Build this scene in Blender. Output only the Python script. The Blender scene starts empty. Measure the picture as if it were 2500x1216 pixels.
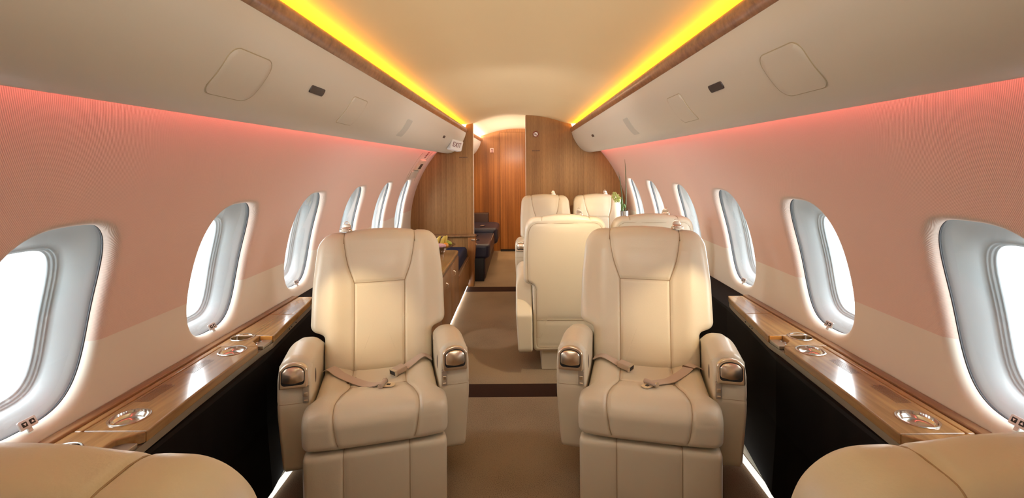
import bpy, bmesh, math, random
import numpy as np
from mathutils import Vector, Matrix
from mathutils.bvhtree import BVHTree
from mathutils.kdtree import KDTree
random.seed(7)
SC = bpy.context.scene
COL = SC.collection
pi = math.pi

# ------------------------------------------------------------------ materials
def new_mat(name):
    m = bpy.data.materials.new(name); m.use_nodes = True
    nt = m.node_tree; b = nt.nodes['Principled BSDF']
    return m, nt, b
def col4(c): return (c[0], c[1], c[2], 1.0)
def simple(name, c, rough=.5, metal=0.0, spec=.5, bump=0, bscale=200, coat=0, var=0, vscale=6):
    m, nt, b = new_mat(name)
    b.inputs['Base Color'].default_value = col4(c); b.inputs['Roughness'].default_value = rough
    b.inputs['Metallic'].default_value = metal; b.inputs['Specular IOR Level'].default_value = spec
    b.inputs['Coat Weight'].default_value = coat
    tc = nt.nodes.new('ShaderNodeTexCoord')
    if var:
        n = nt.nodes.new('ShaderNodeTexNoise'); n.inputs['Scale'].default_value = vscale; n.inputs['Detail'].default_value = 4
        nt.links.new(tc.outputs['Object'], n.inputs['Vector'])
        mx = nt.nodes.new('ShaderNodeMix'); mx.data_type = 'RGBA'
        mx.inputs[6].default_value = col4([x*(1-var) for x in c]); mx.inputs[7].default_value = col4([min(1, x*(1+var)) for x in c])
        nt.links.new(n.outputs['Fac'], mx.inputs[0]); nt.links.new(mx.outputs[2], b.inputs['Base Color'])
    if bump:
        n = nt.nodes.new('ShaderNodeTexNoise'); n.inputs['Scale'].default_value = bscale; n.inputs['Detail'].default_value = 3
        nt.links.new(tc.outputs['Object'], n.inputs['Vector'])
        bp = nt.nodes.new('ShaderNodeBump'); bp.inputs['Strength'].default_value = bump; bp.inputs['Distance'].default_value = .002
        nt.links.new(n.outputs['Fac'], bp.inputs['Height']); nt.links.new(bp.outputs['Normal'], b.inputs['Normal'])
    return m
def emit(name, c, s):
    m = bpy.data.materials.new(name); m.use_nodes = True; nt = m.node_tree; nt.nodes.clear()
    e = nt.nodes.new('ShaderNodeEmission'); e.inputs[0].default_value = col4(c); e.inputs[1].default_value = s
    o = nt.nodes.new('ShaderNodeOutputMaterial'); nt.links.new(e.outputs[0], o.inputs[0]); return m
def wood(name, dark, light, axis, rough=.35, scale=1.0, fleck=.5, coat=.15):
    """veneer: fine streaks along `axis`, short flecks across it"""
    m, nt, b = new_mat(name)
    L = nt.links.new
    tc = nt.nodes.new('ShaderNodeTexCoord')
    def noise(sl, sa, det, dist=0):
        mp = nt.nodes.new('ShaderNodeMapping')
        s = [sa*scale]*3; s[axis] = sl*scale; mp.inputs['Scale'].default_value = s
        L(tc.outputs['Object'], mp.inputs['Vector'])
        n = nt.nodes.new('ShaderNodeTexNoise'); n.inputs['Scale'].default_value = 1; n.inputs['Detail'].default_value = det
        n.inputs['Distortion'].default_value = dist
        L(mp.outputs[0], n.inputs['Vector']); return n.outputs['Fac']
    a = noise(.6, 60, 4, .2); c = noise(.35, 9, 3, .6); f = noise(22, 130, 2, .3)
    add = nt.nodes.new('ShaderNodeMath'); add.operation = 'MULTIPLY_ADD'; L(a, add.inputs[0]); add.inputs[1].default_value = .55; 
    mul = nt.nodes.new('ShaderNodeMath'); mul.operation = 'MULTIPLY'; L(c, mul.inputs[0]); mul.inputs[1].default_value = .45
    L(mul.outputs[0], add.inputs[2])
    add2 = nt.nodes.new('ShaderNodeMath'); add2.operation = 'MULTIPLY_ADD'; L(f, add2.inputs[0]); add2.inputs[1].default_value = fleck*.5
    L(add.outputs[0], add2.inputs[2])
    r = nt.nodes.new('ShaderNodeValToRGB'); r.color_ramp.elements[0].position = .38+.12*fleck; r.color_ramp.elements[1].position = .70+.2*fleck
    r.color_ramp.elements[0].color = col4(dark); r.color_ramp.elements[1].color = col4(light)
    L(add2.outputs[0], r.inputs[0]); L(r.outputs[0], b.inputs['Base Color'])
    b.inputs['Roughness'].default_value = rough; b.inputs['Coat Weight'].default_value = coat; b.inputs['Coat Roughness'].default_value = .12
    return m

M = {}
M['leather'] = simple('leather', (.69, .605, .455), .36, spec=.5, bump=.12, bscale=260, var=.03, vscale=5)
M['seam'] = simple('seam_thread', (.40, .28, .165), .6)
M['trimleather'] = simple('side_leather', (.66, .54, .41), .45, bump=.1, bscale=220)
M['bin'] = simple('bin_cream', (.66, .60, .50), .42, bump=.05, bscale=150)
M['groove'] = simple('groove_tan', (.46, .38, .25), .6)  # tan of the thin lines along panel gaps and hatch seams
M['grille'] = simple('grille_grey', (.50, .47, .40), .5)
M['ceiling'] = simple('ceiling_cream', (.84, .71, .455), .55, var=.02, vscale=3)
M['wood_z'] = wood('veneer_upright', (.215, .098, .026), (.40, .205, .066), 2, .5, coat=0)
M['wood_cab'] = wood('veneer_cabinet', (.150, .064, .020), (.32, .150, .052), 2, .35, coat=.1)
M['wood_aft'] = wood('veneer_aft', (.17, .058, .010), (.42, .170, .042), 2, .38, fleck=.2)
M['wood_y'] = wood('veneer_ledge', (.22, .110, .034), (.46, .270, .100), 1, .24, scale=.8, fleck=.25, coat=.5)
M['wood_edge'] = wood('veneer_edge', (.15, .068, .026), (.32, .17, .072), 1, .35, scale=.9, fleck=.2, coat=.3)
M['wood_x'] = wood('veneer_trim', (.15, .058, .022), (.40, .19, .085), 0, .33, scale=.55, fleck=.7, coat=.3)
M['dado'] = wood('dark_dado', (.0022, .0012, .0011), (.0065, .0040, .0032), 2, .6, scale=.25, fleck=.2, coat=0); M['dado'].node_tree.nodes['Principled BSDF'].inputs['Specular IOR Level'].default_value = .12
M['metal'] = simple('brushed_metal', (.80, .68, .54), .30, 1, var=.04, vscale=30)
M['metal_dark'] = simple('satin_metal', (.52, .46, .38), .42, .7)
M['steel'] = simple('polished_steel', (.72, .68, .62), .14, 1)
M['band'] = simple('champagne_band', (.48, .42, .33), .35, .8)
M['plate'] = simple('switch_plate', (.62, .61, .60), .35, .1)
M['black'] = simple('black_gap', (.010, .009, .010), .5)
M['rubber'] = simple('gasket_rubber', (.03, .032, .036), .45)
M['liner'] = simple('window_liner', (.43, .475, .49), .35)
M['belt'] = simple('belt_webbing', (.58, .45, .36), .55, bump=.3, bscale=500)
M['belt_plastic'] = simple('buckle_cover', (.52, .40, .31), .45)
M['navy'] = simple('divan_hide', (.015, .016, .044), .34, spec=.6, bump=.15, bscale=120, var=.2, vscale=8)
M['navy_cloth'] = simple('navy_cloth', (.010, .013, .040), .8, spec=.2, var=.15, vscale=40)
M['brownbox'] = simple('dark_brown_hide', (.045, .020, .018), .5)
M['white'] = simple('white_plastic', (.78, .74, .72), .4)
M['maroon'] = simple('maroon_print', (.14, .012, .025), .5)
M['ink'] = simple('dark_print', (.13, .062, .028), .5)
M['signred'] = simple('sign_red', (.25, .03, .02), .5)
M['amber'] = simple('amber_lens', (.9, .42, .09), .3)
M['lens'] = simple('smoked_lens', (.035, .022, .022), .35)
M['led'] = emit('floor_led', (1, .96, .88), 1.1)
M['led2'] = emit('credenza_led', (1, .97, .92), 8)
M['jamb'] = simple('jamb_edge', (.70, .60, .48), .3)

def glass_mat(name, fac, tint, rough=.03):
    m = bpy.data.materials.new(name); m.use_nodes = True; nt = m.node_tree; nt.nodes.clear(); L = nt.links.new
    t = nt.nodes.new('ShaderNodeBsdfTransparent'); t.inputs[0].default_value = col4(tint)
    g = nt.nodes.new('ShaderNodeBsdfGlossy'); g.inputs['Roughness'].default_value = rough
    lf = nt.nodes.new('ShaderNodeLayerWeight'); lf.inputs[0].default_value = .5
    pw = nt.nodes.new('ShaderNodeMath'); pw.operation = 'POWER'; L(lf.outputs['Facing'], pw.inputs[0]); pw.inputs[1].default_value = 4
    lw = nt.nodes.new('ShaderNodeMath'); lw.operation = 'MULTIPLY_ADD'; L(pw.outputs[0], lw.inputs[0]); lw.inputs[1].default_value = .75; lw.inputs[2].default_value = .035
    mx = nt.nodes.new('ShaderNodeMixShader'); o = nt.nodes.new('ShaderNodeOutputMaterial')
    L(lw.outputs[0], mx.inputs[0]); L(t.outputs[0], mx.inputs[1]); L(g.outputs[0], mx.inputs[2]); L(mx.outputs[0], o.inputs[0]); return m
M['pane'] = glass_mat('window_pane', 1.45, (.97, .985, .985))
M['glass'] = glass_mat('clear_glass', 1.5, (.90, .88, .86))

def wall_mat():
    m, nt, b = new_mat('sidewall_fabric_and_leather'); L = nt.links.new
    g = nt.nodes.new('ShaderNodeNewGeometry'); sx = nt.nodes.new('ShaderNodeSeparateXYZ'); L(g.outputs['Position'], sx.inputs[0])
    gt = nt.nodes.new('ShaderNodeMath'); gt.operation = 'GREATER_THAN'; L(sx.outputs[2], gt.inputs[0]); gt.inputs[1].default_value = .812
    # diagonal rib of the fabric
    my = nt.nodes.new('ShaderNodeMath'); my.operation = 'MULTIPLY_ADD'; L(sx.outputs[1], my.inputs[0]); my.inputs[1].default_value = 1.0; L(sx.outputs[2], my.inputs[2])
    fr = nt.nodes.new('ShaderNodeMath'); fr.operation = 'MULTIPLY'; L(my.outputs[0], fr.inputs[0]); fr.inputs[1].default_value = 2*pi/.0040
    sn = nt.nodes.new('ShaderNodeMath'); sn.operation = 'SINE'; L(fr.outputs[0], sn.inputs[0])
    no = nt.nodes.new('ShaderNodeTexNoise'); no.inputs['Scale'].default_value = 220; L(g.outputs['Position'], no.inputs['Vector'])
    ad = nt.nodes.new('ShaderNodeMath'); ad.operation = 'MULTIPLY_ADD'; L(no.outputs['Fac'], ad.inputs[0]); ad.inputs[1].default_value = 1.6; L(sn.outputs[0], ad.inputs[2])
    mu = nt.nodes.new('ShaderNodeMath'); mu.operation = 'MULTIPLY'; L(ad.outputs[0], mu.inputs[0]); L(gt.outputs[0], mu.inputs[1])
    bp = nt.nodes.new('ShaderNodeBump'); bp.inputs['Strength'].default_value = .17; bp.inputs['Distance'].default_value = .0016; L(mu.outputs[0], bp.inputs['Height'])
    L(bp.outputs[0], b.inputs['Normal'])
    mx = nt.nodes.new('ShaderNodeMix'); mx.data_type = 'RGBA'
    mx.inputs[6].default_value = (.71, .70, .60, 1); mx.inputs[7].default_value = (.66, .53, .45, 1); L(gt.outputs[0], mx.inputs[0])
    # rib tone
    m2 = nt.nodes.new('ShaderNodeMix'); m2.data_type = 'RGBA'; m2.blend_type = 'MULTIPLY'; m2.inputs[0].default_value = 1
    r = nt.nodes.new('ShaderNodeMapRange'); L(mu.outputs[0], r.inputs[0]); r.inputs[1].default_value = -1; r.inputs[2].default_value = 2.4; r.inputs[3].default_value = .94; r.inputs[4].default_value = 1.06
    L(mx.outputs[2], m2.inputs[6]); L(r.outputs[0], m2.inputs[7]); L(m2.outputs[2], b.inputs['Base Color'])
    b.inputs['Roughness'].default_value = .72; b.inputs['Specular IOR Level'].default_value = .3
    return m
M['wall'] = wall_mat()

def carpet_mat():
    m, nt, b = new_mat('carpet'); L = nt.links.new
    g = nt.nodes.new('ShaderNodeNewGeometry'); sx = nt.nodes.new('ShaderNodeSeparateXYZ'); L(g.outputs['Position'], sx.inputs[0])
    n1 = nt.nodes.new('ShaderNodeTexNoise'); n1.inputs['Scale'].default_value = 2.2; n1.inputs['Detail'].default_value = 3; L(g.outputs['Position'], n1.inputs['Vector'])
    n2 = nt.nodes.new('ShaderNodeTexNoise'); n2.inputs['Scale'].default_value = 260; n2.inputs['Detail'].default_value = 3; L(g.outputs['Position'], n2.inputs['Vector'])
    ad = nt.nodes.new('ShaderNodeMath'); ad.operation = 'MULTIPLY_ADD'; nm = nt.nodes.new('ShaderNodeMath'); nm.operation = 'MULTIPLY_ADD'; L(n1.outputs['Fac'], nm.inputs[0]); nm.inputs[1].default_value = .45; nm.inputs[2].default_value = .27; L(n2.outputs['Fac'], ad.inputs[0]); ad.inputs[1].default_value = 1.0; L(nm.outputs[0], ad.inputs[2])
    r = nt.nodes.new('ShaderNodeValToRGB'); r.color_ramp.elements[0].position = .65; r.color_ramp.elements[1].position = 1.25 if False else 1.0
    r.color_ramp.elements[0].color = (.115, .076, .047, 1); r.color_ramp.elements[1].color = (.34, .255, .17, 1)
    L(ad.outputs[0], r.inputs[0])
    last = r.outputs[0]
    for y0, y1 in ((2.705, 2.868), (4.955, 5.15)):
        a = nt.nodes.new('ShaderNodeMath'); a.operation = 'COMPARE'; L(sx.outputs[1], a.inputs[0]); a.inputs[1].default_value = (y0+y1)/2; a.inputs[2].default_value = (y1-y0)/2
        mx = nt.nodes.new('ShaderNodeMix'); mx.data_type = 'RGBA'; L(a.outputs[0], mx.inputs[0]); L(last, mx.inputs[6]); mx.inputs[7].default_value = (.042, .020, .013, 1)
        last = mx.outputs[2]
    L(last, b.inputs['Base Color']); b.inputs['Roughness'].default_value = .95; b.inputs['Specular IOR Level'].default_value = .1
    bp = nt.nodes.new('ShaderNodeBump'); bp.inputs['Strength'].default_value = .6; bp.inputs['Distance'].default_value = .004; L(n2.outputs['Fac'], bp.inputs['Height']); L(bp.outputs[0], b.inputs['Normal'])
    return m
M['carpet'] = carpet_mat()

# ------------------------------------------------------------------ mesh helpers
def mesh_of(name, V, F, mats, mi=None, smooth=True):
    me = bpy.data.meshes.new(name)
    me.from_pydata([tuple(map(float, v)) for v in V], [], [tuple(map(int, f)) for f in F])
    for m in (mats if isinstance(mats, (list, tuple)) else [mats]): me.materials.append(m)
    if mi is not None: me.polygons.foreach_set('material_index', list(mi))
    if smooth: me.polygons.foreach_set('use_smooth', [True]*len(me.polygons))
    me.update(); return me
def fix_normals(me):
    bm = bmesh.new(); bm.from_mesh(me); bmesh.ops.remove_doubles(bm, verts=bm.verts, dist=1e-6)
    bmesh.ops.recalc_face_normals(bm, faces=bm.faces); bm.to_mesh(me); bm.free(); return me
def link(name, me, parent=None, loc=None, rot=None):
    o = bpy.data.objects.new(name, me); COL.objects.link(o)
    if parent: o.parent = parent
    if loc is not None: o.location = loc
    if rot is not None: o.rotation_euler = rot
    return o
def tag(o, label, cat, group=None, kind=None):
    o['label'] = label; o['category'] = cat
    if group: o['group'] = group
    if kind: o['kind'] = kind
    return o
def thing(name, label, cat, loc=(0, 0, 0), rz=0, group=None, kind=None, sx=1):
    o = bpy.data.objects.new(name, None); COL.objects.link(o); o.location = loc; o.rotation_euler = (0, 0, rz); o.scale = (sx, 1, 1)
    o.empty_display_size = .1
    return tag(o, label, cat, group, kind)

class MB:
    """collects geometry, builds ONE mesh"""
    def __init__(s): s.V = []; s.F = []; s.MI = []
    def add(s, V, F, mi=0):
        n = len(s.V); s.V += [tuple(v) for v in V]; s.F += [tuple(i+n for i in f) for f in F]; s.MI += [mi]*len(F); return s
    def box(s, x0, x1, y0, y1, z0, z1, mi=0):
        V = [(x, y, z) for x in (x0, x1) for y in (y0, y1) for z in (z0, z1)]
        return s.add(V, [(0, 1, 3, 2), (4, 6, 7, 5), (0, 4, 5, 1), (2, 3, 7, 6), (0, 2, 6, 4), (1, 5, 7, 3)], mi)
    def tube(s, pts, r, n=8, mi=0, closed=False, cap=True):
        pts = [Vector(p) for p in pts]; N = len(pts); V = []; F = []
        rr = r if hasattr(r, '__len__') else [r]*N
        ref = None
        for i, p in enumerate(pts):
            a = pts[(i-1) % N] if (closed or i > 0) else p; c = pts[(i+1) % N] if (closed or i < N-1) else p
            t = (c-a).normalized()
            if ref is None:
                ref = t.orthogonal().normalized()
            ref = (ref - t*ref.dot(t)).normalized(); bn = t.cross(ref)
            for k in range(n):
                q = 2*pi*k/n; V.append(p + (ref*math.cos(q)+bn*math.sin(q))*rr[i])
        for i in range(N if closed else N-1):
            for k in range(n):
                a = i*n+k; b = i*n+(k+1) % n; c = ((i+1) % N)*n+(k+1) % n; d = ((i+1) % N)*n+k
                F.append((a, b, c, d))
        if cap and not closed:
            F.append(tuple(range(n-1, -1, -1))); F.append(tuple((N-1)*n+k for k in range(n)))
        return s.add(V, F, mi)
    def lathe(s, prof, c=(0, 0, 0), n=40, mi=0, cap=True):
        V = []; F = []
        for r, z in prof:
            for k in range(n):
                q = 2*pi*k/n; V.append((c[0]+r*math.cos(q), c[1]+r*math.sin(q), c[2]+z))
        for i in range(len(prof)-1):
            for k in range(n):
                F.append((i*n+k, i*n+(k+1) % n, (i+1)*n+(k+1) % n, (i+1)*n+k))
        if cap:
            F.append(tuple(range(n-1, -1, -1))); F.append(tuple((len(prof)-1)*n+k for k in range(n)))
        return s.add(V, F, mi)
    def prism(s, poly, axis, a, b, mi=0):
        """poly 2D extruded along axis (0: poly is (y,z); 1: (x,z); 2: (x,y))"""
        n = len(poly)
        def P(p, t): return (t, p[0], p[1]) if axis == 0 else ((p[0], t, p[1]) if axis == 1 else (p[0], p[1], t))
        V = [P(p, a) for p in poly]+[P(p, b) for p in poly]
        F = [(i, (i+1) % n, n+(i+1) % n, n+i) for i in range(n)]+[tuple(range(n-1, -1, -1)), tuple(range(n, 2*n))]
        return s.add(V, F, mi)
    def ellipsoid(s, c, r, rot=None, n=16, mi=0):
        V = []; F = []; m = n//2
        R = rot if rot is not None else Matrix.Identity(3)
        for i in range(m+1):
            t = pi*i/m
            for k in range(n):
                q = 2*pi*k/n
                V.append(Vector(c)+R@Vector((r[0]*math.sin(t)*math.cos(q), r[1]*math.sin(t)*math.sin(q), r[2]*math.cos(t))))
        for i in range(m):
            for k in range(n): F.append((i*n+k, i*n+(k+1) % n, (i+1)*n+(k+1) % n, (i+1)*n+k))
        return s.add(V, F, mi)
    def mesh(s, name, mats, smooth=True, bevel=0, angle=30):
        me = mesh_of(name, s.V, s.F, mats, s.MI, False); fix_normals(me)
        if bevel:
            bm = bmesh.new(); bm.from_mesh(me)
            es = [e for e in bm.edges if len(e.link_faces) == 2 and e.calc_face_angle(0) > math.radians(angle)]
            bmesh.ops.bevel(bm, geom=es, offset=bevel, segments=3, profile=.5, affect='EDGES', clamp_overlap=True)
            bm.to_mesh(me); bm.free()
        if smooth:
            me.polygons.foreach_set('use_smooth', [True]*len(me.polygons))
            try: me.set_sharp_from_angle(angle=math.radians(40))
            except Exception: pass
        me.update(); return me
    def obj(s, name, mats, parent=None, smooth=True, bevel=0, loc=None, rot=None):
        return link(name, s.mesh(name, mats, smooth, bevel), parent, loc, rot)

def rpoly(pts, radii, seg=8):
    """polygon with rounded corners"""
    out = []; n = len(pts)
    for i in range(n):
        p = Vector(pts[i]); a = Vector(pts[i-1])-p; b = Vector(pts[(i+1) % n])-p
        r = radii[i] if hasattr(radii, '__len__') else radii
        if r <= 0: out.append(tuple(p)); continue
        la, lb = a.length, b.length; a.normalize(); b.normalize()
        ang = math.acos(max(-1, min(1, a.dot(b))))
        if ang > pi-.02: out.append(tuple(p)); continue
        d = min(r/math.tan(ang/2), la*.49, lb*.49); r2 = d*math.tan(ang/2)
        c = p+(a+b).normalized()*(r2/math.sin(ang/2))
        s = p+a*d; e = p+b*d
        a0 = math.atan2(s.y-c.y, s.x-c.x); a1 = math.atan2(e.y-c.y, e.x-c.x)
        da = (a1-a0+pi) % (2*pi)-pi
        for k in range(seg+1):
            t = a0+da*k/seg; out.append((c.x+r2*math.cos(t), c.y+r2*math.sin(t)))
    return out
def resample(poly, N, closed=True):
    P = np.array(poly, float)
    if closed: P = np.vstack([P, P[:1]])
    d = np.r_[0, np.cumsum(np.linalg.norm(np.diff(P, axis=0), axis=1))]
    keep = np.r_[True, np.diff(d) > 1e-9]; P = P[keep]; d = d[keep]
    t = np.linspace(0, d[-1], N+1)[:-1] if closed else np.linspace(0, d[-1], N)
    return np.stack([np.interp(t, d, P[:, k]) for k in range(P.shape[1])], 1)
def ccw(P):
    x, y = P[:, 0], P[:, 1]
    return P if np.sum(x*np.roll(y, -1)-np.roll(x, -1)*y) > 0 else P[::-1].copy()
def normals2(P):
    t = np.roll(P, -1, 0)-np.roll(P, 1, 0); t /= np.linalg.norm(t, axis=1)[:, None]+1e-12
    return np.stack([t[:, 1], -t[:, 0]], 1)          # outward for ccw

def shell(outline, T, r, N=160, nf=24, nb=16, c=None, rb=None):
    """pillow-like closed body; outline in (x,z), front at y=-T/2"""
    O = ccw(resample(outline, N)); n2 = normals2(O); rb = rb or r
    c = np.array(c if c is not None else O.mean(0))
    rings = []
    inner = O-n2*r
    for s in np.linspace(0.02, 1, nf): rings.append((c+(inner-c)*s, -T/2))
    for a in np.linspace(0, pi/2, 7)[1:]: rings.append((inner+n2*r*math.sin(a), -T/2+r*(1-math.cos(a))))
    for t in np.linspace(-T/2+r, T/2-rb, 4)[1:]: rings.append((O, t))
    inb = O-n2*rb
    for a in np.linspace(0, pi/2, 7)[1:]: rings.append((inb+n2*rb*math.cos(a), T/2-rb+rb*math.sin(a)))
    for s in np.linspace(1, .02, nb)[1:]: rings.append((c+(inb-c)*s, T/2))
    V = []; F = []
    for P, y in rings:
        V.append(np.stack([P[:, 0], np.full(N, y), P[:, 1]], 1))
    V = np.vstack(V); R = len(rings)
    for i in range(R-1):
        for k in range(N): F.append((i*N+k, i*N+(k+1) % N, (i+1)*N+(k+1) % N, (i+1)*N+k))
    F.append(tuple(range(N-1, -1, -1))); F.append(tuple((R-1)*N+k for k in range(N)))
    return V, F
def loft(profile, hw, r, N=120, nx=40, disp=None):
    """body extruded along x from a closed (y,z) profile with rounded sides"""
    O = ccw(resample(profile, N)); n2 = normals2(O)
    q = np.sin(np.linspace(-pi/2, pi/2, nx))*.35+np.linspace(-1, 1, nx)*.65
    V = []; F = []
    for u in q:
        w = np.array([hw(p[0], p[1]) if callable(hw) else hw for p in O])
        rr = np.array([r(p[0], p[1]) for p in O]) if callable(r) else r
        x = u*w; e = np.clip((np.abs(x)-(w-rr))/rr, 0, 1); d = rr*(1-np.sqrt(np.clip(1-e*e, 0, 1)))
        P = O-n2*d[:, None]
        if disp is not None: P = P+n2*disp(x, P[:, 0], P[:, 1])[:, None]
        V.append(np.stack([x, P[:, 0], P[:, 1]], 1))
    V = np.vstack(V)
    for i in range(nx-1):
        for k in range(N): F.append((i*N+k, (i+1)*N+k, (i+1)*N+(k+1) % N, i*N+(k+1) % N))
    F.append(tuple(range(N))); F.append(tuple((nx-1)*N+k for k in range(N-1, -1, -1)))
    return V, F
def upholster(name, V, F, seams, mat, depth=.005, sig=.006, tube=.0011, seam_mat=None):
    """seams: list of lists of (origin, direction) rays; presses grooves into the body and lays thread in them"""
    me = mesh_of(name, V, F, mat); fix_normals(me)
    bv = BVHTree.FromPolygons([v.co for v in me.vertices], [p.vertices for p in me.polygons])
    lines = []
    for s in seams:
        L = []
        for o, d in s:
            h = bv.ray_cast(Vector(o), Vector(d).normalized())
            if h[0] is not None: L.append((h[0].copy(), h[1].copy()))
        if len(L) > 1: lines.append(L)
    pts = []
    for L in lines:
        for (a, na), (b, nb) in zip(L, L[1:]):
            k = max(1, int((b-a).length/.002))
            for i in range(k): pts.append(a.lerp(b, i/k))
        pts.append(L[-1][0])
    if pts:
        kd = KDTree(len(pts))
        for i, p in enumerate(pts): kd.insert(p, i)
        kd.balance()
        nrm = [v.normal.copy() for v in me.vertices]
        for v, n in zip(me.vertices, nrm):
            _, _, d = kd.find(v.co)
            if d < sig*3: v.co -= n*depth*math.exp(-(d/sig)**2)
    if lines:
        mb = MB()
        for L in lines: mb.tube([p-(n*depth*.62) for p, n in L], tube, 6)
        n0 = len(me.vertices)
        V2 = [v.co[:] for v in me.vertices]+mb.V
        F2 = [tuple(p.vertices) for p in me.polygons]+[tuple(i+n0 for i in f) for f in mb.F]
        MI = [0]*len(me.polygons)+[1]*len(mb.F)
        me = mesh_of(name, V2, F2, [mat, seam_mat or M['seam']], MI)
    return me
def interp(pts, n):
    P = np.array(pts, float); d = np.r_[0, np.cumsum(np.linalg.norm(np.diff(P, axis=0), axis=1))]; t = np.linspace(0, d[-1], n)
    return [tuple(np.interp(x, d, P[:, k]) for k in range(P.shape[1])) for x in t]
def smoothcurve(pts, n):
    """Catmull-Rom"""
    P = [Vector(p) for p in pts]; P = [2*P[0]-P[1]]+P+[2*P[-1]-P[-2]]; out = []; m = len(P)-3
    for i in range(n):
        u = i/(n-1)*m; k = min(int(u), m-1); t = u-k; a, b, c, d = P[k:k+4]
        out.append(.5*((2*b)+(c-a)*t+(2*a-5*b+4*c-d)*t*t+(3*b-3*c+d-a)*t**3))
    return out
def text_mesh(s, size, depth=.0008):
    cu = bpy.data.curves.new('lettering', 'FONT'); cu.body = s; cu.size = size; cu.extrude = depth; cu.align_x = 'CENTER'; cu.align_y = 'CENTER'
    o = bpy.data.objects.new('lettering', cu); COL.objects.link(o)
    dg = bpy.context.evaluated_depsgraph_get(); me = bpy.data.meshes.new_from_object(o.evaluated_get(dg))
    bpy.data.objects.remove(o); return me

# ------------------------------------------------------------------ camera
cam = bpy.data.cameras.new('camera'); cam.sensor_width = 36; cam.lens = 1180/2500*36
cam.shift_x = -(1270-1250)/2500; cam.shift_y = (402-608)/2500; cam.clip_start = .02; cam.clip_end = 50
co = bpy.data.objects.new('camera', cam); COL.objects.link(co)
co.matrix_world = Matrix.Translation((.0125, 0, 1.30)) @ Matrix.Rotation(pi/2, 4, 'X') @ Matrix.Rotation(-.0075, 4, 'Z')
SC.camera = co
SC.view_settings.view_transform = 'Standard'
SC.view_settings.look = 'None'
SC.view_settings.exposure = 0.0
SC.cycles.max_bounces = 7; SC.cycles.diffuse_bounces = 4; SC.cycles.glossy_bounces = 3; SC.cycles.transmission_bounces = 4; SC.cycles.transparent_max_bounces = 8
SC.cycles.caustics_reflective = False; SC.cycles.caustics_refractive = False; SC.cycles.adaptive_threshold = .025

# ------------------------------------------------------------------ cabin shell
RW, ZC = 1.195, .65
Y0, YB, YE = -1.36, 5.30, 7.30
def WP(s, y, th, R=RW): return (s*R*math.cos(th), y, ZC+R*math.sin(th))
def grid(fn, us, vs):
    V = [fn(u, v) for u in us for v in vs]; n = len(vs)
    F = [(i*n+j, (i+1)*n+j, (i+1)*n+j+1, i*n+j+1) for i in range(len(us)-1) for j in range(n-1)]
    return V, F
TH0, TH1 = -.085, .50
def sq_dirs(k=20):
    L = []
    for i in range(k): L.append((1, -1+2*i/k))
    for i in range(k): L.append((1-2*i/k, 1))
    for i in range(k): L.append((-1, 1-2*i/k))
    for i in range(k): L.append((-1+2*i/k, -1))
    return L
SQ = sq_dirs()
def supe(u, v, n=3.1):
    f = (abs(u)**n+abs(v)**n)**(1/n); return u/f, v/f
THC, HW, HT = .2145, .168, .2140          # opening: centre angle, half width, half height (radians at RW)
def outline_ring(s, c, R, hw, ht, thc=THC, n=3.1):
    out = []
    for u, v in SQ:
        a, b = supe(u, v, n); out.append(WP(s, c+a*hw, thc+b*ht, R))
    return out
def ring_obj(rings, closed=True):
    n = len(rings[0]); V = [p for r in rings for p in r]
    F = [(i*n+k, i*n+(k+1) % n, (i+1)*n+(k+1) % n, (i+1)*n+k) for i in range(len(rings)-1) for k in range(n)]
    return V, F

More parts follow.
